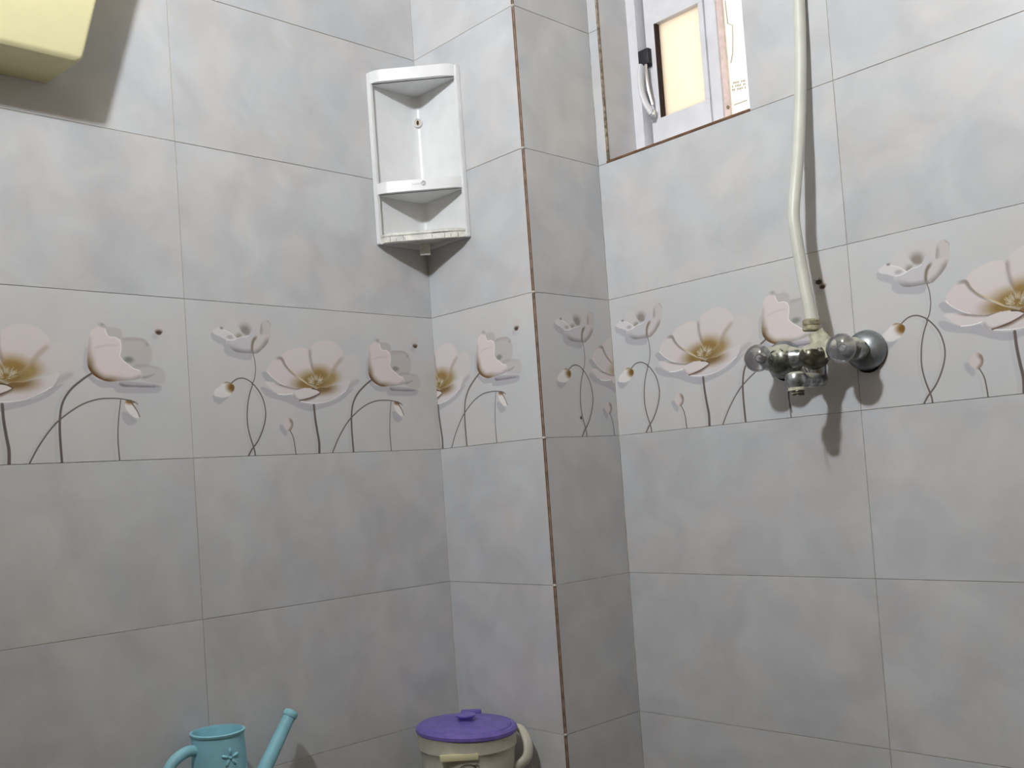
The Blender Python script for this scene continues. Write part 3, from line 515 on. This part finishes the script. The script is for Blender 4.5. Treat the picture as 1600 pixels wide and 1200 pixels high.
for X, Z, nm in ((XL, ZL, 'l'), (XRR, ZR, 'r')):
    bm = bmesh.new(); lathe(bm, [(.0355, .003), (.036, .006), (.034, .014), (.028, .021), (.020, .026), (.014, .028)], (X, D_, Z), (0, -1, 0), 40, cap=False)
    esc = mo('escutcheon', bm, M_DOME, angle=.9)
    bm = bmesh.new(); lathe(bm, [(.024, -.003), (.024, .004)], (X, D_, Z - .016), (0, -1, 0), 20); mo('gap_disc', bm, mat('gap_black', (22, 20, 18), .9) if nm == 'l' else bpy.data.materials['gap_black'])  # black disc filling the gap beneath the escutcheon dome
    bm = bmesh.new(); lathe(bm, [(.013, .0), (.013, .028), (.016, .030), (.0175, .033), (.0175, .037), (.0155, .039), (.0175, .042), (.0175, .05), (.019, .052), (.019, .060), (.015, .064)], (X, D_, Z), (0, -1, 0), 28)
    mo('union', bm, M_CHR, angle=.5)
    # valve cover, stem and crystal knob facing the room
    bm = bmesh.new(); lathe(bm, [(.016, .050), (.021, .056), (.020, .066), (.014, .073), (.008, .080), (.0065, .090)], (X, D_, Z), (0, -1, 0), 28); mo('valve_cover', bm, M_OLIVE if nm == 'l' else M_CHR, angle=.6)
    bm = bmesh.new(); kc = .096; prof = []
    lathe(bm, [(0, kc - .020), (.010, kc - .0195), (.019, kc - .013), (.0245, kc - .003), (.0258, kc + .003), (.0240, kc + .010), (.018, kc + .0155), (.009, kc + .018), (0, kc + .0185)], (X, D_, Z), (0, -1, 0), 32)
    kn = mo('knob', bm, M_ACR, smooth=True)
    bm = bmesh.new(); lathe(bm, [(.0055, .076), (.0055, kc - .016), (.0048, kc - .012), (.0048, kc - .004), (.003, kc), (0, kc)], (X, D_, Z), (0, -1, 0), 12); ko = mo('knob_core', bm, M_CHROME0, None, angle=.4)
    ko.parent = kn
# body bar, fat centre and tee
bm = bmesh.new(); tube(bm, smooth_path([(XL, YB + .006, ZL), (.76, YB, .106), (.79, YB - .002, .104), (.85, YB + .002, .104), (XRR, YB + .012, ZR)]), [.022] * 6 + [.020] * 6 + [.018, .016, .014] + [.0125] * 10, 24); mo('body_bar', bm, M_CHR, smooth=True)
bm = bmesh.new(); lathe(bm, [(0, -.030), (.018, -.027), (.0265, -.014), (.0290, 0), (.0265, .014), (.020, .022), (.011, .026), (0, .027)], (.762, YB - .002, .103), (-.2, -1, .1), 32); mo('valve_body', bm, M_OLIVE2, smooth=True)
bm = bmesh.new(); lathe(bm, [(0, -.030), (.014, -.028), (.0215, -.014), (.0235, 0), (.0215, .014), (.017, .022), (.011, .030), (0, .031)], (.826, YB - .008, .100), (0, -1, 0), 32); mo('diverter', bm, M_OLIVE, smooth=True)
bm = bmesh.new(); lathe(bm, [(.026, -.012), (.024, .004), (.017, .022), (.0135, .034), (.0135, .038)], (.838, .182, .110), (-.28, -.28, 1), 28); mo('tee', bm, M_SCALE, angle=.6)
bm = bmesh.new(); lathe(bm, [(.0135, .0), (.0155, .002), (.0155, .008), (.0135, .0095), (.0150, .011), (.0155, .018), (.0130, .021)], (.8245, .166, .146), (.05, 0, 1), 20); mo('hose_nut', bm, mat('yellowed_nut', (176, 170, 142), .6, noise=.25, nscale=120), angle=.5)
# spout: arm towards the room and down-turned outlet
bm = bmesh.new(); tube(bm, smooth_path([(.823, .188, .061), (.823, .165, .059), (.822, .140, .058), (.821, .118, .058), (.820, .107, .058)]), [.0132] * 25, 20); mo('spout', bm, M_CHR, smooth=True)
bm = bmesh.new(); lathe(bm, [(0, .0), (.010, .001), (.0165, .005), (.0185, .012), (.0185, .020), (.0145, .026), (.0145, .028)], (.819, .108, .073), (0, 0, -1), 24); mo('spout_end', bm, M_CHR, angle=.7)
bm = bmesh.new(); lathe(bm, [(.0145, .0), (.0145, .005), (.0105, .006)], (.819, .108, .045), (0, 0, -1), 24); mo('spout_washer', bm, M_SCALE, angle=.6)
bm = bmesh.new(); lathe(bm, [(.0105, 0), (.0112, .002), (.0102, .004), (.0112, .006), (.0102, .008), (.0105, .010), (0, .010)], (.822, .106, .040), (0, 0, -1), 18); mo('threaded_outlet', bm, M_OLIVE, angle=.4)
bm = bmesh.new(); tube(bm, [(.8065, .101, .039), (.807, .100, .026), (.8095, .100, .012), (.811, .100, .002)], [.0011, .0009, .0008, .0005], 6); mo('drip_thread', bm, M_BLACK)
bm = bmesh.new(); lathe(bm, [(.016, -.01), (.015, .012)], (.823, .178, .078), (0, 0, -1), 20); mo('spout_neck', bm, M_CHR, angle=.6)

# ------------------------------------------------------------------ riser pipe
PP = [(.828, .1655, .153), (.8235, .1665, .19), (.8155, .1690, .245), (.8080, .1705, .32), (.8058, .1718, .358), (.8080, .1790, .40), (.8120, .194, .47), (.8135, .2060, .53), (.8165, .2150, .60), (.8195, .2225, .68), (.8215, .2275, .77), (.826, .2285, .95), (.832, .2285, 1.2), (.838, .2285, 1.42)]
bm = bmesh.new(); tube(bm, smooth_path(PP, 6), .0106, 20); tag(obj('riser_pipe', bm, M_HOSE, None, True), 'bent white plastic pipe rising from the shower mixer up the right wall', 'pipe')

# small marks on the tiles
bm = bmesh.new(); bmesh.ops.create_icosphere(bm, subdivisions=2, radius=.0055)
for v in bm.verts: v.co = Vector((v.co.x * 1.1, v.co.y * .5, v.co.z * .8)); 
for a in (.4, 1.1, 2.6, 3.6): tube(bm, [(0, 0, 0), (.009 * math.cos(a), -.003, .007 * math.sin(a) + .002)], [.0009, .0003], 5)
o = obj('wall_plug', bm, mat('dark_plug', (72, 66, 60), .8), None, True); o.location = (.808, D_ - .0028, .243); tag(o, 'small dark plug with loose fibres beside the white pipe', 'plug')
bm = bmesh.new(); bmesh.ops.create_icosphere(bm, subdivisions=2, radius=.0022)
for v in bm.verts: v.co.x *= .5; v.co.z *= 1.5
tube(bm, [(0, 0, .002), (.0006, .0012, .006)], [.0006, .0003], 5)
o = obj('insect', bm, M_BLACK, None, True); o.location = (W_ + .0012, .118, .040); tag(o, 'tiny dark insect on the pillar by a poppy stem', 'insect')

# ------------------------------------------------------------------ bucket with purple lid
BX, BY, LZ = .1680, -.1300, -.568
M_BKT = mat('milky_plastic', (222, 219, 202), .35, noise=.05, nscale=30, trans=.12)
M_PUR = mat('purple_plastic', (120, 106, 188), .42, noise=.08, nscale=60)
M_YEL = mat('cream_clip', (226, 220, 180), .4)
bk = tag(empty('bucket', (BX, BY, Z0)), 'milky white plastic bucket with a purple lid, under the pillar corner', 'bucket')
hb = LZ - .012 - Z0
bm = bmesh.new(); lathe(bm, [(0, .004), (.070, .002), (.076, .006), (.095, hb - .05), (.097, hb - .035), (.1005, hb - .030), (.1005, hb - .004), (.1025, hb), (.0985, hb), (.0965, hb - .03), (.092, hb - .05), (.072, .01), (0, .009)], (0, 0, 0), n=48, cap=False); obj('bucket_body', bm, M_BKT, bk, angle=.6)
bm = bmesh.new(); lathe(bm, [(.1005, hb - .004), (.1035, hb - .001), (.1035, hb + .005), (.0985, hb + .0095), (.093, hb + .0085), (.090, hb + .0115), (.060, hb + .0155), (.057, hb + .0165), (.053, hb + .0160), (.030, hb + .0165), (.0, hb + .0165)], (0, 0, 0), n=56); cdv = Vector((CAM.x - BX, CAM.y - BY, 0)).normalized(); ct = Vector((-cdv.y, cdv.x, 0))
bmesh.ops.rotate(bm, verts=bm.verts, cent=(0, 0, hb), matrix=Matrix.Rotation(math.radians(-2.2), 3, cdv))
lid = obj('lid', bm, M_PUR, bk, angle=.5)
tdir = Vector((.69, .72, 0)); tperp = Vector((-.72, .69, 0))
bm = bmesh.new(); q = Vector((0, 0, hb + .0165)); lathe(bm, [(.014, -.002), (.013, .004), (.021, .010), (.021, .0125), (.012, .0145), (0, .015)], q, n=28); obj('lid_knob', bm, M_PUR, lid, angle=.6)
bm = bmesh.new(); box(bm, (-.022, -.006, -.004), (.022, .006, .007), .004, 2); bmesh.ops.rotate(bm, verts=bm.verts, cent=(0, 0, 0), matrix=Matrix((ct, -cdv, Vector((0, 0, 1)))).transposed()); bmesh.ops.translate(bm, verts=bm.verts, vec=q - cdv * .083 + ct * .012 + Vector((0, 0, -.004))); obj('lid_tab', bm, M_PUR, lid, angle=.6)
# flared carrying ears and the clip at the front
for ang, sgn in ((.10, 1),):
    n_ = Vector((math.cos(ang + .72), math.sin(ang + .72), 0)); t_ = Vector((-n_.y, n_.x, 0))
    bm = bmesh.new(); b0 = n_ * .098; 
    tube(bm, smooth_path([b0 + t_ * .028 + Vector((0, 0, hb - .010)), b0 + n_ * .014 + t_ * .022 + Vector((0, 0, hb - .014)), b0 + n_ * .024 + Vector((0, 0, hb - .035)), b0 + n_ * .020 - t_ * .012 + Vector((0, 0, hb - .062)), b0 - t_ * .012 + n_ * -.004 + Vector((0, 0, hb - .082))]), .0115, 14, flat=.7)
    obj('handle_ear', bm, M_BKT, bk, smooth=True)
cdv = Vector((CAM.x - BX, CAM.y - BY, 0)).normalized(); ct = Vector((-cdv.y, cdv.x, 0))
bm = bmesh.new(); box(bm, (-.038, -.004, -.007), (.038, .004, .007), .003, 2)
for v in bm.verts: v.co.y += -.0 + (v.co.x ** 2) * 5
rm = Matrix((ct, -cdv, Vector((0, 0, 1)))).transposed(); bmesh.ops.rotate(bm, verts=bm.verts, cent=(0, 0, 0), matrix=rm); bmesh.ops.translate(bm, verts=bm.verts, vec=cdv * .1035 - ct * .018 + Vector((0, 0, hb - .031))); obj('front_clip', bm, M_YEL, bk, angle=.6)
# dark outlined round badge below the clip
bm = bmesh.new(); bc = cdv * .0975 - ct * .002 + Vector((0, 0, hb - .063))
def bp(a, r): 
    x = r * math.cos(a); return bc + ct * x + Vector((0, 0, r * .95 * math.sin(a))) - cdv * (x * x * 5)
tube(bm, [bp(a * math.pi / 14, .019) for a in range(29)], .0008, 6, False)
tube(bm, [bp(.3 + a * .5, .009 - a * .0006) for a in range(8)], .0008, 6); tube(bm, [bp(1.0, .018), bp(.75, .024), bp(.55, .025)], .0008, 6)
o = obj('badge', bm, M_BLACK, bk); o['label'] = 'dark outlined round printed badge'

# ------------------------------------------------------------------ light blue watering can
M_BLUE = mat('light_blue_plastic', (150, 210, 226), .45, noise=.04, nscale=30)
CX, CY, CZ = .062, -.632, -.492
wc = tag(empty('watering_can', (CX, CY, Z0)), 'light blue plastic watering can with a straight spout by the left wall', 'watering can')
hc = CZ - Z0
bm = bmesh.new(); lathe(bm, [(0, .003), (.058, .0), (.062, .006), (.060, .12), (.053, .25), (.0475, hc - .03), (.0465, hc - .006), (.0485, hc - .004), (.049, hc), (.0445, hc + .001), (.0430, hc - .004), (.043, hc - .05), (.045, hc - .12), (0, hc - .125)], (0, 0, 0), n=48, cap=False); body = obj('can_body', bm, M_BLUE, wc, angle=.7)
# spout leaves low on the body and rises straight
tip = Vector((.055, -.472, -.493)) - Vector((CX, CY, Z0)); low = Vector((.002, .030, .235))
bm = bmesh.new(); tube(bm, [low + (tip - low) * (i / 8) for i in range(9)], [.0155 - .0040 * i / 8 for i in range(9)], 20); sp = obj('spout', bm, M_BLUE, wc, angle=.7)
bm = bmesh.new(); dd = (tip - low).normalized(); lathe(bm, [(.0120, -.010), (.0138, -.008), (.0142, -.001), (.012, .003), (.006, .005), (0, .0052)], tip, dd, 24); obj('spout_tip', bm, M_BLUE, sp, angle=.8)
bm = bmesh.new(); tube(bm, smooth_path([(.0, -.040, hc - .028), (.0, -.062, hc - .024), (.0, -.092, hc - .040), (.0, -.108, hc - .080), (.0, -.108, hc - .15), (.0, -.092, hc - .21), (.0, -.050, hc - .24)]), .0098, 16); obj('handle', bm, M_BLUE, wc, smooth=True)
# raised flower on the body
ang0 = math.atan2(CAM.y - CY, CAM.x - CX) + .42; R0 = .0478
def on_body(a, z): return Vector(((R0) * math.cos(ang0 + a), (R0) * math.sin(ang0 + a), hc - .040 + z))
bm = bmesh.new()
for k in range(5):
    th = math.pi / 2 + k * 2 * math.pi / 5; c2, s2 = math.cos(th), math.sin(th)
    P = [on_body(t * c2 / R0, t * s2) for t in (.004, .008, .013, .017)]; tube(bm, P, [.0012, .0028, .0030, .0012], 8)
bmesh.ops.create_icosphere(bm, subdivisions=1, radius=.0035, matrix=Matrix.Translation(on_body(0, 0))); fo = obj('raised_flower', bm, M_BLUE, body, smooth=True)
